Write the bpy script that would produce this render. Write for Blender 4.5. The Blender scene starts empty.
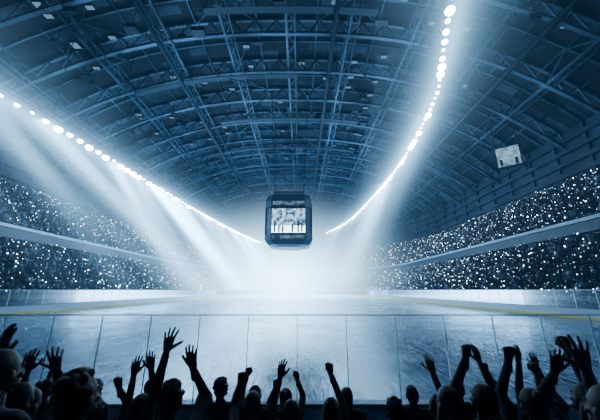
import bpy, bmesh, math, random
import numpy as np
from mathutils import Vector, Matrix, Euler
random.seed(7); np.random.seed(7)
S=bpy.context.scene
COL=S.collection

# ------------------------------------------------------------------ materials
def mat(name, base=(.5,.5,.5), rough=.6, metal=0, emit=None, estr=0, noise=None):
    m=bpy.data.materials.new(name); m.use_nodes=True
    nt=m.node_tree; b=nt.nodes['Principled BSDF']
    b.inputs['Base Color'].default_value=(*base,1)
    b.inputs['Roughness'].default_value=rough
    b.inputs['Metallic'].default_value=metal
    if emit:
        b.inputs['Emission Color'].default_value=(*emit,1)
        b.inputs['Emission Strength'].default_value=estr
    if noise:
        sc,lo,hi=noise
        tc=nt.nodes.new('ShaderNodeTexCoord')
        n=nt.nodes.new('ShaderNodeTexNoise'); n.inputs['Scale'].default_value=sc; n.inputs['Detail'].default_value=5
        r=nt.nodes.new('ShaderNodeValToRGB')
        r.color_ramp.elements[0].position=.35; r.color_ramp.elements[1].position=.65
        r.color_ramp.elements[0].color=(*[c*lo for c in base],1)
        r.color_ramp.elements[1].color=(*[min(1,c*hi) for c in base],1)
        nt.links.new(tc.outputs['Object'],n.inputs['Vector'])
        nt.links.new(n.outputs['Fac'],r.inputs['Fac']); nt.links.new(r.outputs['Color'],b.inputs['Base Color'])
    return m
def emis(name,col,st):
    m=bpy.data.materials.new(name); m.use_nodes=True; nt=m.node_tree; nt.nodes.clear()
    o=nt.nodes.new('ShaderNodeOutputMaterial'); e=nt.nodes.new('ShaderNodeEmission')
    e.inputs['Color'].default_value=(*col,1); e.inputs['Strength'].default_value=st
    nt.links.new(e.outputs[0],o.inputs['Surface'])
    m.cycles.emission_sampling='NONE'
    return m
M_conc=mat('concrete_dark',(.04,.07,.11),.8,noise=(.3,.7,1.3))
M_wall=mat('wall_cladding',(.024,.042,.07),.7,noise=(.12,.6,1.5))
M_band=mat('fascia_pale',(.32,.46,.60),.45)
M_bandd=mat('fascia_dark',(.03,.05,.08),.5)
M_steel=mat('roof_steel',(.075,.125,.185),.5,metal=.2,noise=(.10,.15,1.7))
M_steel2=mat('roof_steel_dark',(.022,.038,.06),.55,metal=.3)
M_board=mat('rink_board',(.52,.62,.70),.35)
M_yel=mat('kick_plate',(.85,.55,.10),.4)
M_cap=mat('board_cap',(.10,.16,.25),.4)
M_alu=mat('stanchion',(.45,.52,.58),.35,metal=.6)
M_hous=mat('lamp_housing',(.03,.035,.045),.5)
M_lens=emis('lamp_lens',(.72,.88,1),90)
M_lensS=emis('panel_light',(.35,.65,1),.6)

# ------------------------------------------------------------------ mesh helper
class MB:
    def __init__(s): s.v=[]; s.f=[]; s.m=[]
    def box(s,c,d,mi=0,rot=None):
        n=len(s.v); cx,cy,cz=c; hx,hy,hz=d[0]/2,d[1]/2,d[2]/2
        for z in(-hz,hz):
            for x,y in((-hx,-hy),(hx,-hy),(hx,hy),(-hx,hy)):
                p=Vector((x,y,z))
                if rot: p=rot@p
                s.v.append((cx+p.x,cy+p.y,cz+p.z))
        for q in((3,2,1,0),(4,5,6,7),(0,1,5,4),(1,2,6,5),(2,3,7,6),(3,0,4,7)):
            s.f.append(tuple(n+i for i in q)); s.m.append(mi)
    def beam(s,p,q,w,h=None,mi=0):
        p=Vector(p);q=Vector(q);d=q-p;L=d.length
        if L<1e-6:return
        h=h or w
        z=d/L; up=Vector((0,0,1)) if abs(z.z)<.95 else Vector((0,1,0))
        x=z.cross(up).normalized(); y=x.cross(z)
        n=len(s.v)
        for e in(p,q):
            for a,b in((-1,-1),(1,-1),(1,1),(-1,1)):
                v=e+x*(a*w/2)+y*(b*h/2); s.v.append(tuple(v))
        for f in((3,2,1,0),(4,5,6,7),(0,1,5,4),(1,2,6,5),(2,3,7,6),(3,0,4,7)):
            s.f.append(tuple(n+i for i in f)); s.m.append(mi)
    def cyl(s,p,q,r1,r2,seg=12,mi=0,capmi=None):
        p=Vector(p);q=Vector(q);z=(q-p).normalized(); up=Vector((0,0,1)) if abs(z.z)<.95 else Vector((0,1,0))
        x=z.cross(up).normalized(); y=x.cross(z); n=len(s.v)
        for e,r in((p,r1),(q,r2)):
            for i in range(seg):
                a=2*math.pi*i/seg; s.v.append(tuple(e+x*(r*math.cos(a))+y*(r*math.sin(a))))
        for i in range(seg):
            j=(i+1)%seg; s.f.append((n+i,n+j,n+seg+j,n+seg+i)); s.m.append(mi)
        s.f.append(tuple(n+i for i in range(seg))[::-1]); s.m.append(mi)
        s.f.append(tuple(n+seg+i for i in range(seg))); s.m.append(mi if capmi is None else capmi)
    def sweep(s,prof,path,closed=False,mi=0,mis=None):
        n=len(s.v); k=len(prof)
        P=[path(o) for o,z in prof]; L=len(P[0])
        for i in range(L):
            for j in range(k): s.v.append((P[j][i][0],P[j][i][1],prof[j][1]))
        kk=k if closed else k-1
        for i in range(L-1):
            for j in range(kk):
                a=n+i*k+j; b=n+i*k+(j+1)%k
                s.f.append((a,b,b+k,a+k)); s.m.append(mis[j] if mis else mi)
        if closed:
            s.f.append(tuple(n+j for j in range(k))[::-1]); s.m.append(mi)
            s.f.append(tuple(n+(L-1)*k+j for j in range(k))); s.m.append(mi)
    def obj(s,name,mats,smooth=False,fixn=False):
        me=bpy.data.meshes.new(name); me.from_pydata(s.v,[],s.f); 
        for m in mats: me.materials.append(m)
        me.polygons.foreach_set('material_index',s.m)
        if smooth: me.polygons.foreach_set('use_smooth',[True]*len(s.f))
        if fixn:
            bm=bmesh.new(); bm.from_mesh(me); bmesh.ops.recalc_face_normals(bm,faces=bm.faces)
            if bm.calc_volume(signed=True)<0: bmesh.ops.reverse_faces(bm,faces=bm.faces)
            bm.to_mesh(me); bm.free()
        me.update(); o=bpy.data.objects.new(name,me); COL.objects.link(o); return o

# ------------------------------------------------------------------ rink outline
HW,YF,R=32.0,130.0,20.0
YN=5.5     # near glass line
def path(o,y0=-4.0,na=22):
    pts=[]
    for y in np.linspace(y0,YF-R,16): pts.append((-(HW+o),y))
    for i in range(1,na+1):
        a=math.pi-i*(math.pi/2)/na; pts.append((-(HW-R)+(R+o)*math.cos(a),YF-R+(R+o)*math.sin(a)))
    for x in np.linspace(-(HW-R),HW-R,6)[1:]: pts.append((x,YF+o))
    for i in range(1,na+1):
        a=math.pi/2-i*(math.pi/2)/na; pts.append(((HW-R)+(R+o)*math.cos(a),YF-R+(R+o)*math.sin(a)))
    for y in np.linspace(YF-R,y0,16)[1:]: pts.append((HW+o,y))
    return pts
def samples(o,step,y0=8.0):
    p=path(o,y0); out=[]; acc=0
    for a,b in zip(p[:-1],p[1:]):
        a=Vector(a);b=Vector(b);L=(b-a).length; d=(b-a)/L
        t=step-acc if acc>0 else 0
        while t<L:
            q=a+d*t; out.append((q.x,q.y,-d.y,d.x)); t+=step   # outward normal = left of travel
        acc=(L-(t-step))
    return out

# ------------------------------------------------------------------ ice
def ice_mat():
    m=bpy.data.materials.new('ice'); m.use_nodes=True; nt=m.node_tree; N=nt.nodes; Lk=nt.links.new
    b=N['Principled BSDF']; tc=N.new('ShaderNodeTexCoord')
    n1=N.new('ShaderNodeTexNoise'); n1.inputs['Scale'].default_value=.22; n1.inputs['Detail'].default_value=8; n1.inputs['Roughness'].default_value=.7
    Lk(tc.outputs['Object'],n1.inputs['Vector'])
    r=N.new('ShaderNodeValToRGB'); e=r.color_ramp.elements
    e[0].position=.35; e[0].color=(.035,.10,.19,1); e[1].position=.65; e[1].color=(.15,.30,.46,1)
    Lk(n1.outputs['Fac'],r.inputs['Fac'])
    mp=N.new('ShaderNodeMapping'); mp.inputs['Rotation'].default_value=(0,0,.9); mp.inputs['Scale'].default_value=(4,.5,1)
    Lk(tc.outputs['Object'],mp.inputs['Vector'])
    n2=N.new('ShaderNodeTexNoise'); n2.inputs['Scale'].default_value=1.2; n2.inputs['Detail'].default_value=6; n2.inputs['Distortion'].default_value=2.5
    Lk(mp.outputs[0],n2.inputs['Vector'])
    mp3=N.new('ShaderNodeMapping'); mp3.inputs['Rotation'].default_value=(0,0,-1.0); mp3.inputs['Scale'].default_value=(4,.5,1)
    Lk(tc.outputs['Object'],mp3.inputs['Vector'])
    n3=N.new('ShaderNodeTexNoise'); n3.inputs['Scale'].default_value=1.0; n3.inputs['Detail'].default_value=6; n3.inputs['Distortion'].default_value=3
    Lk(mp3.outputs[0],n3.inputs['Vector'])
    mx=N.new('ShaderNodeMath'); mx.operation='MULTIPLY'; Lk(n2.outputs['Fac'],mx.inputs[0]); Lk(n3.outputs['Fac'],mx.inputs[1])
    r2=N.new('ShaderNodeValToRGB'); r2.color_ramp.elements[0].position=.25; r2.color_ramp.elements[1].position=.45
    Lk(mx.outputs[0],r2.inputs['Fac'])
    mc=N.new('ShaderNodeMixRGB'); mc.inputs[2].default_value=(.40,.62,.80,1); Lk(r2.outputs[0],mc.inputs[0]); Lk(r.outputs[0],mc.inputs[1])
    Lk(mc.outputs[0],b.inputs['Base Color'])
    mr=N.new('ShaderNodeMapRange'); mr.inputs['To Min'].default_value=.03; mr.inputs['To Max'].default_value=.24
    mr.inputs['From Min'].default_value=.35; mr.inputs['From Max'].default_value=.65
    Lk(n1.outputs['Fac'],mr.inputs[0]); Lk(mr.outputs[0],b.inputs['Roughness'])
    bp=N.new('ShaderNodeBump'); bp.inputs['Strength'].default_value=.3; bp.inputs['Distance'].default_value=.06
    Lk(mx.outputs[0],bp.inputs['Height']); Lk(bp.outputs[0],b.inputs['Normal'])
    b.inputs['IOR'].default_value=1.75
    return m
mb=MB()
pp=[(x,y) for x,y in path(0,YN)]
n=len(pp)
mb.v=[(x,y,0) for x,y in pp]+[(x,y,-.3) for x,y in pp]
mb.f=[tuple(range(n))[::-1],tuple(range(n,2*n))]+[(i,(i+1)%n,n+(i+1)%n,n+i) for i in range(n)]
mb.m=[0]*len(mb.f)
mb.obj('ice_rink',[ice_mat()])
mb=MB(); mb.box((0,72,-.45),(150,190,.3)); mb.obj('floor',[M_conc])

# ------------------------------------------------------------------ boards + glass
def glass_mat(name,refl,tint):
    m=bpy.data.materials.new(name); m.use_nodes=True; nt=m.node_tree; nt.nodes.clear(); N=nt.nodes
    o=N.new('ShaderNodeOutputMaterial'); t=N.new('ShaderNodeBsdfTransparent'); t.inputs[0].default_value=(*tint,1)
    g=N.new('ShaderNodeBsdfGlossy'); g.inputs['Roughness'].default_value=.03; g.inputs[0].default_value=(.8,.9,1,1)
    f=N.new('ShaderNodeFresnel'); f.inputs[0].default_value=refl
    mx=N.new('ShaderNodeMixShader'); L=nt.links.new
    L(f.outputs[0],mx.inputs[0]); L(t.outputs[0],mx.inputs[1]); L(g.outputs[0],mx.inputs[2]); L(mx.outputs[0],o.inputs['Surface'])
    return m
M_glass=glass_mat('rink_glass',1.25,(.80,.89,.95))
mb=MB()
pr=lambda o: path(o,YN+.1)
mb.sweep([(0.02,-.1),(0.02,1.02),(.16,1.02),(.16,-.1)],pr,True,0)
mb.sweep([(-.01,.0),(-.01,.26),(.03,.26),(.03,0)],pr,True,1)
mb.sweep([(-.02,1.02),(-.02,1.08),(.2,1.08),(.2,1.02)],pr,True,2)
mb.box((0,YN,.46),(2*HW+.3,.14,1.12),0); mb.box((0,YN+.08,.11),(2*HW,.03,.2),1); mb.box((0,YN,1.05),(2*HW+.3,.2,.06),2)
rb=mb.obj('rink_boards',[M_board,M_yel,M_cap])
mb=MB()
mb.sweep([(.08,1.08),(.08,2.9)],pr,False,0)
for (x,y,nx,ny) in samples(.1,2.4,YN+1):
    mb.beam((x,y,1.0),(x,y,2.95),.07,.07,1)
mb.sweep([(.07,2.9),(.07,2.94),(.11,2.94),(.11,2.9)],pr,True,1)
o=mb.obj('perimeter_glass',[M_glass,M_alu])
mb=MB()
PW=.885
for k in range(-34,35):
    x=2.57+PW*k-.02
    if abs(x)>HW-.5: continue
    n=len(mb.v); mb.v+=[(x+.01,YN,1.08),(x+PW-.01,YN,1.08),(x+PW-.01,YN,2.455),(x+.01,YN,2.455)]; mb.f.append((n,n+1,n+2,n+3)); mb.m.append(0)
    mb.box((x,YN,1.08+.69),(.011,.02,1.38),1)
mb.box((0,YN,2.465),(2*HW,.03,.018),1)
mb.obj('end_glass',[M_glass,M_alu])

# ------------------------------------------------------------------ stands
mb=MB()
rowsL=[];o=1.5;z=1.25
prof=[(.25,-.3),(.25,1.0),(1.2,1.0),(1.15,z)]
for i in range(12):
    rowsL.append((o+.1,z)); prof+=[(o-.35,z),(o+.54,z)]
    o+=.9; z+=.74
    prof+=[(o-.36,z)]
prof+=[(13.2,z),(13.2,13)]
mb.sweep(prof,path)
rowsU=[];o=13.0;z=12.4
prof=[(12.1,11.2),(12.1,12.4)]
for i in range(15):
    rowsU.append((o,z)); prof+=[(o+.5,z),(o+.5,z+.78)]; o+=.92; z+=.78
prof+=[(26.6,z)]
mb.sweep(prof,path)
mb.sweep([(12.1,11.2),(13.4,11.2)],path)
mb.obj('grandstand',[M_conc])
mb=MB()
mb.sweep([(12.0,11.0),(12.0,12.5),(11.9,12.5),(11.9,11.0)],path,True,1)
mb.sweep([(11.8,12.6),(11.8,13.1),(12.1,13.1),(12.1,12.6)],path,True,0)
mb.obj('balcony_fascia',[M_band,M_bandd])
mb=MB()
zt=z
prof=[(26.5,zt-1)]
zz=zt+1.2
while zz<33:
    prof+=[(26.5,zz),(25.7,zz+.1),(25.7,zz+.9),(26.5,zz+1.0)]; zz+=2.4
prof+=[(26.5,35)]
mb.sweep(prof,path)
for (x,y,nx,ny) in samples(26.2,7.0,-3):
    mb.beam((x,y,zt),(x,y,35),.5,.5,0)
mb.obj('wall_upper_ring',[M_wall])
EX=60.0; YB=-12.0; YE=159.0
ZE,ZC=34.0,55.0
def roofz(x): return ZE+(ZC-ZE)*(1-(abs(x)/EX)**2.5)
for sx,nm in((-1,'wall_left'),(1,'wall_right')):
    mb=MB(); mb.box((sx*(EX+.25),(YB+YE)/2,ZE/2-.3),(.5,YE-YB,ZE+.6)); mb.obj(nm,[M_wall])
for yy,nm in((YB,'wall_back'),(YE,'wall_far')):
    mb=MB(); xs=np.linspace(-EX,EX,41); n=len(xs)
    mb.v=[(x,yy,-.5) for x in xs]+[(x,yy,roofz(x)+.1) for x in xs]
    mb.f=[(i,i+1,n+i+1,n+i) for i in range(n-1)]; mb.m=[0]*(n-1); mb.obj(nm,[M_wall])
# ------------------------------------------------------------------ roof
def roof_mat():
    m=mat('roof_deck',(.07,.105,.15),.7); nt=m.node_tree;N=nt.nodes;L=nt.links.new; b=N['Principled BSDF']
    tc=N.new('ShaderNodeTexCoord'); br=N.new('ShaderNodeTexBrick'); mp=N.new('ShaderNodeMapping'); mp.inputs['Scale'].default_value=(.25,.25,.25)
    L(tc.outputs['Object'],mp.inputs[0]); L(mp.outputs[0],br.inputs[0])
    br.inputs['Color1'].default_value=(.006,.012,.022,1); br.inputs['Color2'].default_value=(.15,.25,.35,1); br.inputs['Mortar'].default_value=(.006,.011,.018,1)
    br.inputs['Scale'].default_value=1; br.inputs['Mortar Size'].default_value=.03; br.inputs['Bias'].default_value=-.6
    br.inputs['Brick Width'].default_value=1.1; br.inputs['Row Height'].default_value=.5
    L(br.outputs[0],b.inputs['Base Color']); return m
mb=MB(); xs=np.linspace(-EX-.5,EX+.5,49); n=len(xs)
for y in(YB-.5,YE+.5):
    for dz in(0,.6): mb.v+=[(x,y,roofz(min(abs(x),EX))+.15+dz) for x in xs]
for i in range(n-1):
    for a,b in((0,2),(1,3)): mb.f.append((a*n+i,a*n+i+1,b*n+i+1,b*n+i)); mb.m.append(0)
mb.obj('ceiling',[roof_mat()])
mb=MB()
def arch(y,nx,dep,w,web=True):
    xs=np.linspace(-EX,EX,nx)
    for i in range(nx-1):
        a,b=xs[i],xs[i+1]; za,zb=roofz(a)-.3,roofz(b)-.3
        mb.beam((a,y,za),(b,y,zb),w,w)
        mb.beam((a,y,za-dep),(b,y,zb-dep),w*1.3,w)
        if web:
            mb.beam((a,y,za-dep),((a+b)/2,y,(za+zb)/2),w*.5)
            mb.beam(((a+b)/2,y,(za+zb)/2),(b,y,zb-dep),w*.5)
for y in np.arange(-6,159,10.0): arch(y,29,3.4,.5)
for y in np.arange(-1,156,10.0): 
    xs=np.linspace(-EX,EX,25)
    for a,b in zip(xs[:-1],xs[1:]): mb.beam((a,y,roofz(a)-.25),(b,y,roofz(b)-.25),.3,.4)
for x in np.linspace(-54,54,19):
    mb.beam((x,YB,roofz(x)-.3),(x,YE,roofz(x)-.3),.25,.35)
for x in np.linspace(-48,48,9):
    zc=roofz(x)-3.7
    mb.beam((x,YB,zc),(x,YE,zc),.45,.45); mb.beam((x+1.6,YB,zc),(x+1.6,YE,zc),.25,.25)
    ys=np.arange(-6,159,5.0)
    for i,y in enumerate(ys[:-1]):
        if i%2==0: mb.beam((x,y,zc),(x,y+5,zc+3.2),.22)
        else: mb.beam((x,y,zc+3.2),(x,y+5,zc),.22)
        mb.beam((x,y,zc),(x+1.6,y+2.5,zc),.12); mb.beam((x+1.6,y+2.5,zc),(x,y+5,zc),.12)
for i,y in enumerate(np.arange(-6,145,20.0)):
    for x in(-42,-18,6,30):
        mb.beam((x,y,roofz(x)-.6),(x+12,y+10,roofz(x+12)-.6),.2); mb.beam((x+12,y,roofz(x+12)-.6),(x,y+10,roofz(x)-.6),.2)
mb.obj('roof_truss',[M_steel])
# transverse maintenance catwalks, rigging grids and hung equipment
mb=MB()
for y,x0,x1 in((24,-30,12),(38,-14,18),(54,-34,4),(71,-20,20),(88,-30,22),(105,-22,14)):
    xs=np.arange(x0,x1,3.0)
    for a,b in zip(xs[:-1],xs[1:]):
        za,zb=roofz(a)-5.0,roofz(b)-5.0
        for dy in(-.6,.6):
            mb.beam((a,y+dy,za),(b,y+dy,zb),.15); mb.beam((a,y+dy,za+1.1),(b,y+dy,zb+1.1),.07); mb.beam((a,y+dy,za),(a,y+dy,za+1.1),.06)
        mb.beam((a,y,za-.05),(b,y,zb-.05),1.2,.06)
        if int(a)%2==0: mb.beam((a,y,za),(a,y,za+4.6),.08)
for i in range(110):
    x=random.uniform(-44,40); y=random.uniform(18,125); zr=roofz(x); h=random.uniform(2.2,5.5)
    s=(random.uniform(.5,2.4),random.uniform(.5,1.8),random.uniform(.3,1.1))
    mb.box((x,y,zr-h),s); mb.beam((x,y,zr-h),(x,y,zr),.08)
for i in range(16):
    x=random.uniform(-30,26); y=random.uniform(22,90); z0=roofz(x)-6
    mb.beam((x,y,z0),(x+random.uniform(-8,8),y+random.uniform(-9,9),z0),.25)
    mb.beam((x,y,z0),(x,y,z0+6),.06)
mb.obj('roof_rigging',[M_steel2])
mb=MB()
for x,r in((-24,.45),(9,.45),(41,.45)):
    zc=roofz(x)-5.2
    mb.cyl((x,YB,zc),(x,YE,zc),r,r,14)
    for y in np.arange(-6,150,10.0): mb.beam((x,y,zc),(x,y,zc+2.2),.12)
mb.obj('ventilation_duct',[M_steel2],True)
mb=MB()
for i in range(110):
    x=random.choice(np.linspace(-45,45,16)); y=random.uniform(15,120); zc=roofz(x)-1.2
    mb.box((x,y,zc),(1.5,.9,.25),0); mb.box((x,y,zc-.15),(1.3,.7,.05),1); mb.beam((x,y,zc),(x,y,zc+1.2),.08)
mb.obj('roof_panel_lights',[M_steel2,M_lensS])

# ------------------------------------------------------------------ lighting strings
Lp=[(-36.2,12,27),(-35.3,22,27),(-34.8,30,27),(-33.3,39,27),(-31.4,60,27),(-28.6,85,27),(-23.2,120,27),(-17.5,144,27)]
Rp=[(16,14,33),(19.3,25,33),(22.3,33,33),(24.1,38.5,33),(26,52.6,33),(26.9,66.6,33),(26.5,88,33),(24,122,33),(17,148,33)]
def catmull(P,t):
    n=len(P)-1; i=min(int(t),n-1); u=t-i
    p=[Vector(P[max(0,min(n,i+k))]) for k in(-1,0,1,2)]
    return .5*((2*p[1])+(-p[0]+p[2])*u+(2*p[0]-5*p[1]+4*p[2]-p[3])*u*u+(-p[0]+3*p[1]-3*p[2]+p[3])*u**3)
def resample(P,step):
    dense=[catmull(P,t) for t in np.linspace(0,len(P)-1,800)]
    out=[dense[0]];acc=0
    for a,b in zip(dense[:-1],dense[1:]):
        acc+=(b-a).length
        if acc>=step: out.append(b);acc=0
    return out
def emissive_beams(name,P,deg,zl,fams,halo,xlo,xhi,zlo,zhi,y0,y1):  # light shafts and lamp halos put in as volume emission, nothing scatters
    cs=np.polyfit([p[1]/100 for p in P],[p[0] for p in P],deg)
    m=bpy.data.materials.new(name); m.use_nodes=True; nt=m.node_tree; nt.nodes.clear(); N=nt.nodes;L=nt.links.new
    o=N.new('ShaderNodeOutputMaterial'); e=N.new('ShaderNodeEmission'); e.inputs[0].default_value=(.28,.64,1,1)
    tc=N.new('ShaderNodeTexCoord'); sp=N.new('ShaderNodeSeparateXYZ'); L(tc.outputs['Object'],sp.inputs[0])
    X,Y,Z=sp.outputs
    def M(op,a,b=None):
        n=N.new('ShaderNodeMath'); n.operation=op
        for i,v in enumerate((a,b)):
            if v is None: continue
            if isinstance(v,(int,float)): n.inputs[i].default_value=v
            else: L(v,n.inputs[i])
        return n.outputs[0]
    def curve(v):
        v=M('MULTIPLY',v,.01); acc=float(cs[0])
        for c in cs[1:]:
            acc=M('ADD',M('MULTIPLY',v,acc),float(c))
        return acc
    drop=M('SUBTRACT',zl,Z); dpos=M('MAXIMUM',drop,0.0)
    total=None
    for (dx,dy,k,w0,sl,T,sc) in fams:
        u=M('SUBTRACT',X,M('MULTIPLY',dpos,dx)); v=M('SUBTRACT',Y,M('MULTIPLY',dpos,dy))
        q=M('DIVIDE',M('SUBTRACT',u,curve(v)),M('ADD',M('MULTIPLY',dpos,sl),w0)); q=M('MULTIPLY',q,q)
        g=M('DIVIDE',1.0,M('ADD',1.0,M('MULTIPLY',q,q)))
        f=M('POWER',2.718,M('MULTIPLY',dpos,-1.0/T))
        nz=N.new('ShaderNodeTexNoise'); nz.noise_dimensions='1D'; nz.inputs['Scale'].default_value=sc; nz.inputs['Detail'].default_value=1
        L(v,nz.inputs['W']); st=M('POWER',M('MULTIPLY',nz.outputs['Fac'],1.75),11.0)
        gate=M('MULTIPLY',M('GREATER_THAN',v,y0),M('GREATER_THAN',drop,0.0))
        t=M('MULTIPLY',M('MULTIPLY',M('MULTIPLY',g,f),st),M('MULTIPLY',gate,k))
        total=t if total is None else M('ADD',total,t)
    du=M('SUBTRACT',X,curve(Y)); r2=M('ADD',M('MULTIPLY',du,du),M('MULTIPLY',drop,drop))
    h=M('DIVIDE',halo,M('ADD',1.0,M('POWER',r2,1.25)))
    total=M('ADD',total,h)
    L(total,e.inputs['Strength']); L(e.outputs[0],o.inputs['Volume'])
    m.cycles.volume_step_rate=.25
    mb=MB(); ys=np.linspace(y0,y1,14); n=0
    for y in ys:
        c=float(np.polyval(cs,y/100))
        mb.v+=[(c+xlo[0],y,zlo),(c+xhi[0],y,zlo),(c+xhi[1],y,zhi),(c+xlo[1],y,zhi)]
    for i in range(len(ys)-1):
        for j in range(4): a=i*4+j;b=i*4+(j+1)%4; mb.f.append((a,b,b+4,a+4)); mb.m.append(0)
    mb.f.append((3,2,1,0)); mb.f.append(tuple(len(mb.v)-4+j for j in range(4))); mb.m+=[0,0]
    return mb.obj(name,[m],fixn=True)
emissive_beams('emissive_beams',Lp,3,26.0,[(.55,1.75,.40,1.0,.07,10,.22),(.35,1.0,.15,.9,.07,8,.28)],.70,(-3,-8),(16,8),3,35,15,150)
emissive_beams('emissive_beams',Rp,4,32.0,[(-.35,.9,.065,1.3,.10,11,.18)],.75,(-14,-8),(3,8),5,41,15,150)
def rig(P,name,step,size):
    mb=MB(); pts=resample(P,2.0)
    for a,b in zip(pts[:-1],pts[1:]):
        d=(b-a).normalized(); s=Vector((d.y,-d.x,0))*.45; u=Vector((0,0,.9))
        mb.beam(a+s,b+s,.1); mb.beam(a-s,b-s,.1); mb.beam(a+u,b+u,.1)
        mb.beam(a+s,a+u,.06); mb.beam(a-s,a+u,.06); mb.beam(a+s,b-s,.06)
    for p in pts[::6]:
        mb.beam(p+Vector((0,0,.9)),(p.x,p.y,roofz(p.x)-.4),.07)
    fx=resample(P,step)
    for i,p in enumerate(fx):
        r=size*random.choice((.5,.7,.9,1.3))
        q=p+Vector((0,0,-.5)); d=Vector((random.uniform(-.1,.1),-.15,-1)).normalized()
        mb.beam(p,q,.08)
        mb.cyl(q,q+d*r*.55,r*.45,r*.9,12,1,1)
        prof=[(.55,.86),(.8,.95),(1.1,.86),(1.35,.6),(1.45,.25)]
        for (a,ra),(b,rb_) in zip(prof[:-1],prof[1:]): mb.cyl(q+d*r*a,q+d*r*b,r*ra,r*rb_,12,2,2)
    mb.obj(name,[M_steel2,M_hous,M_lens])
    return fx
fl=rig(Lp,'floodlight_catwalk',1.8,.48)
fr=rig(Rp,'floodlight_catwalk',1.4,.42)
def spot(p,t,W,ang=72,col=(.50,.77,1),r=.6,blend=.8):
    l=bpy.data.lights.new('floodlight','SPOT'); l.energy=W; l.spot_size=math.radians(ang); l.spot_blend=blend; l.color=col; l.shadow_soft_size=r
    o=bpy.data.objects.new('floodlight',l); COL.objects.link(o); o.location=p; o.rotation_euler=(Vector(t)-Vector(p)).to_track_quat('-Z','Y').to_euler(); return o
for fq,W in((.08,15000),(.25,32000),(.40,60000),(.57,95000),(.74,130000),(.90,150000)): 
    p=fl[int(fq*len(fl))]; spot(p+Vector((0,0,-2.5)),(p.x*.1,p.y+22,0),W)
    p=fr[int(fq*len(fr))]; spot(p+Vector((0,0,-2.5)),(p.x*.1,p.y+16,0),W)
def point(p,W,col=(.25,.55,1),r=2):
    l=bpy.data.lights.new('roof_fill','POINT'); l.energy=W; l.color=col; l.shadow_soft_size=r
    o=bpy.data.objects.new('roof_fill',l); COL.objects.link(o); o.location=p
for y,W in((48,4500),(90,9500),(135,10000)):  # added fill lights without fixtures, to brighten the roof
    point((-20,y,34),W); point((18,y,38),W)
    
# ------------------------------------------------------------------ scoreboard
def screen_mat(name,st,sc,lo=.40,hi=.58):
    m=bpy.data.materials.new(name); m.use_nodes=True; nt=m.node_tree; nt.nodes.clear(); N=nt.nodes;L=nt.links.new
    o=N.new('ShaderNodeOutputMaterial'); e=N.new('ShaderNodeEmission'); tc=N.new('ShaderNodeTexCoord')
    n=N.new('ShaderNodeTexNoise'); n.inputs['Scale'].default_value=sc; n.inputs['Detail'].default_value=7; n.inputs['Roughness'].default_value=.75
    r=N.new('ShaderNodeValToRGB'); r.color_ramp.elements[0].position=lo; r.color_ramp.elements[0].color=(.01,.06,.14,1)
    r.color_ramp.elements[1].position=hi; r.color_ramp.elements[1].color=(.45,.75,1,1)
    L(tc.outputs['Object'],n.inputs[0]); L(n.outputs['Fac'],r.inputs[0]); L(r.outputs[0],e.inputs[0]); e.inputs[1].default_value=st
    L(e.outputs[0],o.inputs[0]); return m
M_scr=screen_mat('video_picture',3.0,1.1,.43,.60); M_scr2=screen_mat('video_picture_b',.5,.8)
M_scrw=emis('video_bright',(.6,.85,1),9)
M_sil=mat('video_silhouette',(.01,.02,.035),.6)
M_sbh=mat('scoreboard_shell',(.05,.09,.15),.45,metal=.2)
root=bpy.data.objects.new('scoreboard',None); COL.objects.link(root); root.location=(0,67,0)
def oct(h,c,z):
    return [(-h,-h+c,z),(-h+c,-h,z),(h-c,-h,z),(h,-h+c,z),(h,h-c,z),(h-c,h,z),(-h+c,h,z),(-h,h-c,z)]
mb=MB()
levels=[(3.6,1.2,24.9),(4.9,1.4,24.3),(5.35,1.4,22.8),(5.35,1.4,21.2),(5.1,1.3,21.0),(5.1,1.3,15.0),(5.35,1.4,14.8),(5.3,1.4,13.6),(4.6,1.4,12.7),(3.0,1.0,12.3)]
for h,c,z in levels: mb.v+=oct(h,c,z)
for i in range(len(levels)-1):
    for j in range(8):
        k=(j+1)%8; mb.f.append((i*8+j,(i+1)*8+j,(i+1)*8+k,i*8+k)); mb.m.append(0)
mb.f.append(tuple(range(8))); mb.m.append(0); L9=(len(levels)-1)*8; mb.f.append(tuple(L9+i for i in range(8))[::-1]); mb.m.append(0)
b=mb.obj('housing',[M_sbh]); b.parent=root
mb=MB()
for k in range(4):
    rt=Matrix.Rotation(k*math.pi/2,3,'Z')
    def B(c,d,mi): mb.box(tuple(rt@Vector(c)),d,mi,rt)
    B((0,-5.16,18.6),(7.5,.12,4.3),0)
    B((0,-5.18,16.0),(7.5,.1,1.6),1)
    B((0,-5.4,22.0),(7.2,.12,.9),2)
    B((0,-5.4,14.2),(7.2,.12,.7),2)
    for x in(-3.85,3.85): B((x,-5.25,18),(.2,.3,6.2),3)
    for z in(15.05,20.95): B((0,-5.25,z),(7.9,.3,.2),3)
    for i,x in enumerate((-3.1,-2.1,-1.3,.9,2.2,3.0)):
        h=(2.2,1.5,1.2,1.6,2.4,1.9)[i]
        B((x,-5.26,15.25+h/2),(.38,.04,h),4); B((x,-5.26,15.4+h),(.3,.04,.38),4)
        B((x+.3,-5.26,15.5+h*.85),(.14,.04,h*.7),4)
b=mb.obj('video_faces',[M_scr,M_scrw,M_scr2,M_steel2,M_sil]); b.parent=root
mb=MB()
for x in(-3.4,3.4):
    for y in(-3.4,3.4): mb.beam((x,y,24.3),(x*1.4,y*1.4,roofz(x*1.4)-.3),.12)
for s in((-3.4,-3.4,3.4,-3.4),(-3.4,3.4,3.4,3.4),(-3.4,-3.4,-3.4,3.4),(3.4,-3.4,3.4,3.4)):
    mb.beam((s[0],s[1],25.3),(s[2],s[3],25.3),.25)
b=mb.obj('suspension',[M_steel2]); b.parent=root
mb=MB(); rt=Matrix.Rotation(math.radians(-38),3,'Z')
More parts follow.
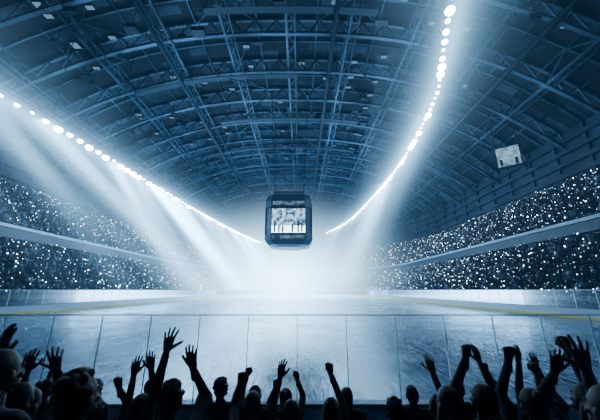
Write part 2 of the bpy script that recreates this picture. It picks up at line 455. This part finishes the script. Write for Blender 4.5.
c=Vector((47.8,56,30.9))
def B2(c0,d,mi): mb.box(tuple(c+rt@Vector(c0)),d,mi,rt)
B2((0,.3,0),(4.7,.6,4.9),0); B2((0,-.05,0),(4.1,.1,4.3),1)
for x in(-1.4,1.3): B2((x,-.13,-1.3),(.5,.04,1.5),2)
for x in(-2.0,2.0): 
    p=c+rt@Vector((x,.3,2.4)); mb.beam(p,(p.x,p.y,roofz(p.x)-.3),.15)
mb.obj('video_screen',[M_steel2,screen_mat('video_side',1.6,.6,.38,.66),M_sil])

# ------------------------------------------------------------------ capsule modelling
def cap(bm,p,q,r1,r2,seg=12):
    p=Vector(p);q=Vector(q);d=q-p
    for c,r in((p,r1),(q,r2)):
        bmesh.ops.create_uvsphere(bm,u_segments=seg,v_segments=max(6,seg//2+2),radius=r,matrix=Matrix.Translation(c))
    if d.length>1e-5:
        bmesh.ops.create_cone(bm,cap_ends=True,segments=seg,radius1=r1,radius2=r2,depth=d.length,
            matrix=Matrix.Translation((p+q)/2)@d.to_track_quat('Z','Y').to_matrix().to_4x4())
def ell(bm,c,s,seg=20):
    bmesh.ops.create_uvsphere(bm,u_segments=seg,v_segments=seg//2+2,radius=1,matrix=Matrix.Translation(c)@Matrix.Diagonal((*s,1)))
def fuse(bm,name,vox,sm=4):
    me=bpy.data.meshes.new(name+'_src'); bm.to_mesh(me); bm.free()
    o=bpy.data.objects.new(name+'_src',me); COL.objects.link(o)
    r=o.modifiers.new('r','REMESH'); r.mode='VOXEL'; r.voxel_size=vox; r.use_smooth_shade=True
    s=o.modifiers.new('s','SMOOTH'); s.iterations=sm; s.factor=.5
    dg=bpy.context.evaluated_depsgraph_get(); dg.update()
    out=bpy.data.meshes.new_from_object(o.evaluated_get(dg)); out.name=name
    bpy.data.objects.remove(o); bpy.data.meshes.remove(me)
    out.polygons.foreach_set('use_smooth',[True]*len(out.polygons))
    return out
M_skin=mat('skin',(.13,.09,.075),.6); M_skin2=mat('skin_dark',(.06,.04,.032),.6)
M_hair=[mat('hair_dark',(.008,.007,.008),.6),mat('hair_brown',(.018,.012,.01),.6)]
M_jack=[mat('jacket_%d'%i,c,.9) for i,c in enumerate([(.008,.012,.02),(.012,.018,.028),(.02,.01,.013),(.008,.015,.028),(.022,.022,.026)])]
M_pants=mat('trousers',(.02,.022,.03),.9)
def hand(name,curl,splay,thumb):
    bm=bmesh.new()
    cap(bm,(0,0,-.07),(0,0,.012),.026,.025)
    kx=(.031,.0105,-.0105,-.030); kz=(.090,.094,.089,.079); ln=(.072,.081,.074,.058); rr=(.0098,.0102,.0096,.0085)
    for i in range(4):
        cap(bm,(kx[i]*.45,0,.008),(kx[i],0,kz[i]),.017,.0125)
        p=Vector((kx[i],0,kz[i])); a=math.radians(4); sp=math.radians(splay)*(1.5-i)/1.5
        for j,fr_ in enumerate((.46,.30,.24)):
            a+=math.radians(curl[j]*(1+.12*i))
            d=Vector((math.sin(sp)*math.cos(a),math.sin(a),math.cos(sp)*math.cos(a)))
            q=p+d*ln[i]*fr_; cap(bm,p,q,rr[i]*(1-.08*j),rr[i]*(.93-.08*j)); p=q
    ell(bm,(.02,.010,.035),(.018,.014,.03)); ell(bm,(-.02,.008,.03),(.014,.012,.03))
    pts=[Vector(t) for t in thumb]
    cap(bm,pts[0],pts[1],.016,.0135);cap(bm,pts[1],pts[2],.0125,.011);cap(bm,pts[2],pts[3],.011,.009)
    me=fuse(bm,name,.0042,2); return me
TO=[(.018,.004,.02),(.048,.012,.05),(.066,.016,.075),(.078,.018,.098)]
TF=[(.018,.006,.02),(.044,.022,.048),(.036,.040,.068),(.012,.046,.078)]
HANDS={'open':hand('hand_open',(6,10,8),9,TO),'spread':hand('hand_spread',(4,8,6),20,[(.018,.004,.02),(.052,.010,.042),(.078,.012,.06),(.1,.014,.076)]),
 'fist':hand('hand_fist',(82,92,55),1,TF),'curl':hand('hand_curl',(28,36,26),7,[(.018,.006,.02),(.046,.018,.05),(.06,.03,.075),(.062,.038,.098)])}
for k in HANDS: HANDS[k].materials.append(M_skin)
HANDS_B={k:v.copy() for k,v in HANDS.items()}
for k in HANDS_B: HANDS_B[k].materials.clear(); HANDS_B[k].materials.append(M_skin2)
def head_mesh():
    bm=bmesh.new()
    ell(bm,(0,-.008,.02),(.074,.092,.098)); ell(bm,(0,.025,-.045),(.055,.062,.065)); cap(bm,(0,.05,-.085),(0,.055,-.08),.026,.026)
    cap(bm,(-.03,.045,-.06),(.03,.045,-.06),.03,.03)
    cap(bm,(0,.082,.02),(0,.104,-.022),.008,.0135); cap(bm,(-.012,.09,-.026),(.012,.09,-.026),.009,.009)
    cap(bm,(-.02,.083,-.052),(.02,.083,-.052),.008,.008); cap(bm,(-.016,.081,-.062),(.016,.081,-.062),.008,.008)
    cap(bm,(-.045,.07,.032),(.045,.07,.032),.012,.012)
    for s in(-1,1):
        ell(bm,(s*.078,-.005,-.005),(.011,.02,.033)); ell(bm,(s*.042,.062,-.02),(.02,.02,.018)); ell(bm,(s*.03,.077,.012),(.013,.01,.009))
    cap(bm,(0,-.018,-.04),(0,-.03,-.17),.05,.056)
    return fuse(bm,'head',.006,2)
HEAD=head_mesh(); HEAD.materials.append(M_skin); HEADB=HEAD.copy(); HEADB.materials.clear(); HEADB.materials.append(M_skin2)
def hair_mesh(style):
    bm=bmesh.new()
    ell(bm,(0,-.018,.034),(.083,.094,.098)); ell(bm,(0,-.04,-.01),(.074,.072,.085))
    if style=='long':
        cap(bm,(-.035,-.055,-.03),(-.05,-.06,-.17),.055,.04);cap(bm,(.035,-.055,-.03),(.05,-.06,-.17),.055,.04);cap(bm,(0,-.065,0),(0,-.08,-.19),.055,.04)
    if style=='bun': ell(bm,(0,-.1,.09),(.04,.04,.04))
    if style=='curly':
        for i in range(40):
            a=random.uniform(0,2*math.pi); t=random.uniform(-.2,1.5); v=Vector((.085*math.cos(a)*math.cos(t),-.025+.092*math.sin(a)*math.cos(t),.04+.1*math.sin(t)))
            if v.y<.04 or v.z>.08: ell(bm,v,(.024,.024,.024),10)
    return fuse(bm,'hair_'+style,.008,1)
HAIR=[hair_mesh(s) for s in('short','long','bun','curly','short')]
for i,h in enumerate(HAIR): h.materials.append(M_hair[i%2])

CX,CZ=2.6,2.9
FLO={'A':(1.7,.76),'B':(2.5,.45),'C':(3.3,.17),'D':(4.3,0.0)}
def spectator(dx,row,arms,dh=0.0,lean=0.0):
    y0,fz=FLO[row]; X=CX+dx; k=1+dh/1.7
    root=bpy.data.objects.new('spectator',None); COL.objects.link(root); root.location=(X,y0,fz)
    bm=bmesh.new(); V=lambda x,y,z:(x,y,z*k)
    for s in(-1,1):
        cap(bm,V(s*.09,0,.9),V(s*.11,.02,.5),.088,.062); cap(bm,V(s*.11,.02,.5),V(s*.115,-.02,.1),.06,.043)
        cap(bm,(s*.115,-.03,.045),(s*.13,.14,.04),.045,.038)
    cap(bm,V(-.07,0,.95),V(.07,0,.95),.118,.118); cap(bm,V(0,0,.98),V(0,.0,1.3),.13,.135)
    cap(bm,V(-.075,0,1.27),V(.075,0,1.27),.122,.122); cap(bm,V(-.14,-.01,1.41),V(.14,-.01,1.41),.072,.072)
    cap(bm,V(0,-.01,1.40),V(0,-.005,1.475),.085,.062)
    res=[]
    todo={-1:None,1:None}
    for (hx,hz,pose) in arms:
        s=-1 if (hx-dx)<0 else 1
        if len(arms)==2: s=-1 if hx==min(a[0] for a in arms) else 1
        todo[s]=(hx-dx,hz+CZ-fz,pose)
    for s,t in todo.items():
        if t is None:
            sh=Vector(V(s*.185,-.01,1.40)); el=Vector(V(s*.26,-.04,1.13)); wr=Vector(V(s*.22,.12,.93)); pose='curl'
        else:
            sh=Vector(V(s*.18,-.005,1.43)); wr=Vector((t[0],.16,t[1]-.085)); pose=t[2]
            d=wr-sh; L=d.length; a,b=.30,.27
            if L>a+b-.005:
                wr=sh+d*((a+b-.005)/L); d=wr-sh; L=d.length
            c=(a*a+L*L-b*b)/(2*a*L); c=max(-1,min(1,c)); perp=Vector((s*.35,.9,-.35)); perp=(perp-d*(perp.dot(d)/L/L)).normalized()
            el=sh+d/L*(a*c)+perp*(a*math.sqrt(max(0,1-c*c)))
        cap(bm,sh,el,.058,.046); cap(bm,el,wr,.046,.032)
        res.append((s,el,wr,pose,t is None))
    me=fuse(bm,'body',.02,3); me.materials.append(random.choice(M_jack)); me.materials.append(M_pants)
    mi=[1 if p.center.z<.9*k and abs(p.center.x)<.22 else 0 for p in me.polygons]; me.polygons.foreach_set('material_index',mi)
    b=bpy.data.objects.new('body',me); COL.objects.link(b); b.parent=root
    dark=random.random()<.4
    tilt=Euler((random.uniform(-.05,.18),random.uniform(-.12,.12),random.uniform(-.5,.5)))
    h=bpy.data.objects.new('head',HEADB if dark else HEAD); COL.objects.link(h); h.parent=root; h.location=(0,.02,1.625*k); h.rotation_euler=tilt
    g=bpy.data.objects.new('hair',random.choice(HAIR)); COL.objects.link(g); g.parent=root; g.location=h.location; g.rotation_euler=tilt
    for s,el,wr,pose,down in res:
        z=(wr-el).normalized()
        if not down: z=(z+Vector((0,.05,.9))).normalized()
        y=Vector((random.uniform(-.5,.5),1,0)) if not down else Vector((-s,0,0)); y=(y-z*y.dot(z)).normalized(); x=y.cross(z)
        if s>0: x=-x
        Mx=Matrix((x,y,z)).transposed().to_4x4(); Mx.translation=wr
        o=bpy.data.objects.new('hand',(HANDS_B if dark else HANDS)[pose]); COL.objects.link(o); o.parent=root; o.matrix_local=Mx@Matrix.Scale(1.1,4)
P=spectator
P(-1.62,'A',[(-1.78,-.29,'open')],.08); P(-1.17,'A',[],-.04)
P(1.62,'A',[(1.68,-.36,'spread')],-.1); 
P(-2.18,'B',[(-2.30,-.577,'open'),(-2.05,-.563,'spread')])
P(-1.0,'B',[(-1.14,-.417,'spread'),(-.90,-.55,'open')],-.0)
P(1.15,'B',[],-.02); P(1.42,'B',[(1.41,-.47,'fist')],.0); P(1.80,'B',[(1.77,-.487,'fist')],-.04); P(2.22,'B',[(2.14,-.576,'open'),(2.29,-.409,'fist')])
P(-2.75,'C',[],.0); P(-2.1,'C',[(-1.95,-.93,'fist')],-.05); P(-1.62,'C',[(-1.81,-.80,'open'),(-1.63,-.752,'open')],-.04)
P(-.98,'C',[],.0); P(-.48,'C',[(-.647,-.88,'fist')],-.02); P(-.08,'C',[(-.216,-.83,'open')],-.1); P(.31,'C',[(.337,-.793,'fist')],-.08)
P(.97,'C',[],-.1); P(1.40,'C',[(1.449,-.783,'open')],-.05); P(1.93,'C',[(1.97,-.657,'open')],.02); P(2.45,'C',[(2.41,-.605,'open'),(2.58,-.79,'fist')],.0); P(3.0,'C',[],.0)
P(-3.4,'D',[(-3.5,-1.0,'open')]); P(-2.75,'D',[],0); P(-2.0,'D',[]); P(-1.05,'D',[],0); P(-.6,'D',[(-.74,-1.07,'fist')],-.08); P(-.18,'D',[(-.346,-1.22,'fist'),(-.04,-1.12,'fist')],-.12)
P(.62,'D',[],-.1); P(1.5,'D',[],-.08); P(2.1,'D',[],0); P(2.62,'D',[(2.63,-1.01,'fist')],-.04); P(3.3,'D',[(3.35,-.95,'open')],.0); P(3.9,'D',[],.0)
mb=MB()
for y0,y1,z in((3.85,5.4,.0),(2.9,3.85,.17),(2.1,2.9,.45),(1.25,2.1,.76),(-11.9,1.25,1.25)):
    mb.box((0,(y0+y1)/2,(z-.3)/2),(62,y1-y0,z+.3))
mb.obj('terrace_steps',[M_conc])

# ------------------------------------------------------------------ distant crowd (instanced)
cc=bpy.data.collections.new('crowd_people')
def tiny(i):
    bm=bmesh.new(); c=lambda p,q,a,b: cap(bm,p,q,a,b,6)
    c((-.12,0,.45),(.12,0,.45),.16,.16); c((-.1,0,.9),(.1,0,.9),.15,.15); c((0,0,.5),(0,0,.85),.2,.2); c((0,.02,1.2),(0,.02,1.24),.11,.12)
    for s in(-1,1):
        c((s*.1,0,.45),(s*.12,.35,.5),.09,.07)
        if i==1 or (i==2 and s==1): c((s*.2,0,.95),(s*.28,.1,1.2),.06,.05); c((s*.28,.1,1.2),(s*.22,.15,1.5),.05,.04)
        else: c((s*.24,0,.92),(s*.28,.08,.65),.06,.05); c((s*.28,.08,.65),(s*.15,.3,.62),.05,.04)
    me=bpy.data.meshes.new('seated_person_%d'%i); bm.to_mesh(me); bm.free()
    o=bpy.data.objects.new('seated_person_%d'%i,me); cc.objects.link(o); o.location=(-33.6,20+i,1.25)
    m=bpy.data.materials.new('crowd_clothes_%d'%i); m.use_nodes=True; nt=m.node_tree; b=nt.nodes['Principled BSDF']; b.inputs['Roughness'].default_value=.9
    oi=nt.nodes.new('ShaderNodeObjectInfo'); r=nt.nodes.new('ShaderNodeValToRGB'); nt.links.new(oi.outputs['Random'],r.inputs[0]); nt.links.new(r.outputs[0],b.inputs['Base Color'])
    r.color_ramp.elements[0].color=(.008,.014,.022,1); r.color_ramp.elements[1].color=(.14,.21,.29,1); e=r.color_ramp.elements.new(.75); e.color=(.02,.035,.06,1)
    me.materials.append(m)
for i in range(4): tiny(i)
pos=[];rot=[]; 
for rows in(rowsL,rowsU):
    for (o,z) in rows:
        for (x,y,nx,ny) in samples(o,.62,10):
            if random.random()<.08: continue
            if abs((y%16)-8)<.5 and y<YF-R: continue
            pos.append((x+random.uniform(-.08,.08),y+random.uniform(-.08,.08),z)); rot.append((0,0,math.atan2(-ny,-nx)-math.pi/2+random.uniform(-.3,.3)))
me=bpy.data.meshes.new('seated_crowd'); me.from_pydata(pos,[],[])
at=me.attributes.new('rot','FLOAT_VECTOR','POINT'); at.data.foreach_set('vector',np.array(rot,dtype=np.float32).ravel())
co=bpy.data.objects.new('seated_crowd',me); COL.objects.link(co)
ng=bpy.data.node_groups.new('crowd_instancing','GeometryNodeTree')
ng.interface.new_socket('Geometry',in_out='INPUT',socket_type='NodeSocketGeometry'); ng.interface.new_socket('Geometry',in_out='OUTPUT',socket_type='NodeSocketGeometry')
N=ng.nodes; gi=N.new('NodeGroupInput'); go=N.new('NodeGroupOutput'); ip=N.new('GeometryNodeInstanceOnPoints'); ci=N.new('GeometryNodeCollectionInfo')
ci.inputs['Collection'].default_value=cc; ci.inputs['Separate Children'].default_value=True; ci.inputs['Reset Children'].default_value=True
na=N.new('GeometryNodeInputNamedAttribute'); na.data_type='FLOAT_VECTOR'; na.inputs['Name'].default_value='rot'
rv=N.new('FunctionNodeRandomValue'); rv.data_type='INT'; 
for s in rv.inputs:
    if s.name=='Min' and s.type=='INT': s.default_value=0
    if s.name=='Max' and s.type=='INT': s.default_value=3
Lk=ng.links.new
Lk(gi.outputs[0],ip.inputs['Points']); Lk(ci.outputs[0],ip.inputs['Instance']); ip.inputs['Pick Instance'].default_value=True
Lk([s for s in rv.outputs if s.type=='INT'][0],ip.inputs['Instance Index'])
Lk([s for s in na.outputs if s.name=='Attribute' and s.enabled][0] if any(s.enabled and s.name=='Attribute' for s in na.outputs) else na.outputs[0],ip.inputs['Rotation'])
Lk(ip.outputs[0],go.inputs[0])
md=co.modifiers.new('instances','NODES'); md.node_group=ng
mb=MB(); 
mats=[emis('phone_dim',(.45,.72,1),3),emis('phone_mid',(.6,.82,1),12),emis('phone_bright',(.75,.9,1),42)]
for i,(p,r) in enumerate(zip(pos,rot)):
    if random.random()>.62: continue
    a=r[2]; f=(-math.sin(a),math.cos(a)); c=(p[0]+f[0]*.25,p[1]+f[1]*.25,p[2]+random.uniform(1.0,1.7))
    q=random.random(); mi=0 if q<.6 else (1 if q<.9 else 2); s=random.uniform(.03,.06)*(1+.3*mi)*(1+max(0,p[1]-50)*.004)
    n=len(mb.v); mb.v+=[(c[0]+s,c[1],c[2]),(c[0]-s,c[1],c[2]),(c[0],c[1]+s,c[2]),(c[0],c[1]-s,c[2]),(c[0],c[1],c[2]+s),(c[0],c[1],c[2]-s)]
    for t in((0,2,4),(2,1,4),(1,3,4),(3,0,4),(2,0,5),(1,2,5),(3,1,5),(0,3,5)): mb.f.append(tuple(n+k for k in t)); mb.m.append(mi)
mb.obj('phone_lights',mats)

# ------------------------------------------------------------------ emissive glow in the hall
def glow(name,c,r,col,k,pw):
    m=bpy.data.materials.new(name); m.use_nodes=True; nt=m.node_tree; nt.nodes.clear(); N=nt.nodes;L=nt.links.new
    o=N.new('ShaderNodeOutputMaterial'); e=N.new('ShaderNodeEmission'); e.inputs[0].default_value=(*col,1)
    tc=N.new('ShaderNodeTexCoord'); ln=N.new('ShaderNodeVectorMath'); ln.operation='LENGTH'; L(tc.outputs['Object'],ln.inputs[0])
    s=N.new('ShaderNodeMath'); s.operation='SUBTRACT'; s.use_clamp=True; s.inputs[0].default_value=1; L(ln.outputs['Value'],s.inputs[1])
    p=N.new('ShaderNodeMath'); p.operation='POWER'; p.inputs[1].default_value=pw; L(s.outputs[0],p.inputs[0])
    q=N.new('ShaderNodeMath'); q.operation='MULTIPLY'; q.inputs[1].default_value=k; L(p.outputs[0],q.inputs[0]); L(q.outputs[0],e.inputs[1]); L(e.outputs[0],o.inputs['Volume'])
    bm=bmesh.new(); bmesh.ops.create_icosphere(bm,subdivisions=4,radius=1); me=bpy.data.meshes.new(name); bm.to_mesh(me); bm.free(); me.materials.append(m)
    ob=bpy.data.objects.new(name,me); COL.objects.link(ob); ob.location=c; ob.scale=r; return ob
glow('emissive_glow',(-3,102,6),(57,54,40),(.36,.70,1),.66,3.5)  # self-emitting cloud stands in for lamplight scattered over the far ice

# ------------------------------------------------------------------ world (hall air with emitted haze glow) & camera
w=bpy.data.worlds.new('World'); S.world=w; w.use_nodes=True; nt=w.node_tree
nt.nodes['Background'].inputs[0].default_value=(.01,.02,.04,1); nt.nodes['Background'].inputs[1].default_value=.5
a=nt.nodes.new('ShaderNodeVolumeAbsorption'); a.inputs[0].default_value=(0,0,0,1); a.inputs['Density'].default_value=.0050
e=nt.nodes.new('ShaderNodeEmission'); e.inputs[0].default_value=(.055,.22,.50,1); e.inputs[1].default_value=.0009  # even blue emission stands in for light scattered by the air
ad=nt.nodes.new('ShaderNodeAddShader'); nt.links.new(a.outputs[0],ad.inputs[0]); nt.links.new(e.outputs[0],ad.inputs[1]); nt.links.new(ad.outputs[0],nt.nodes['World Output'].inputs['Volume'])
cam=bpy.data.cameras.new('Camera'); cam.lens=17.0; cam.sensor_width=36; cam.clip_end=600
c=bpy.data.objects.new('Camera',cam); COL.objects.link(c); c.location=(CX,0,CZ); c.rotation_euler=(math.radians(90+15.8),0,0)
S.camera=c
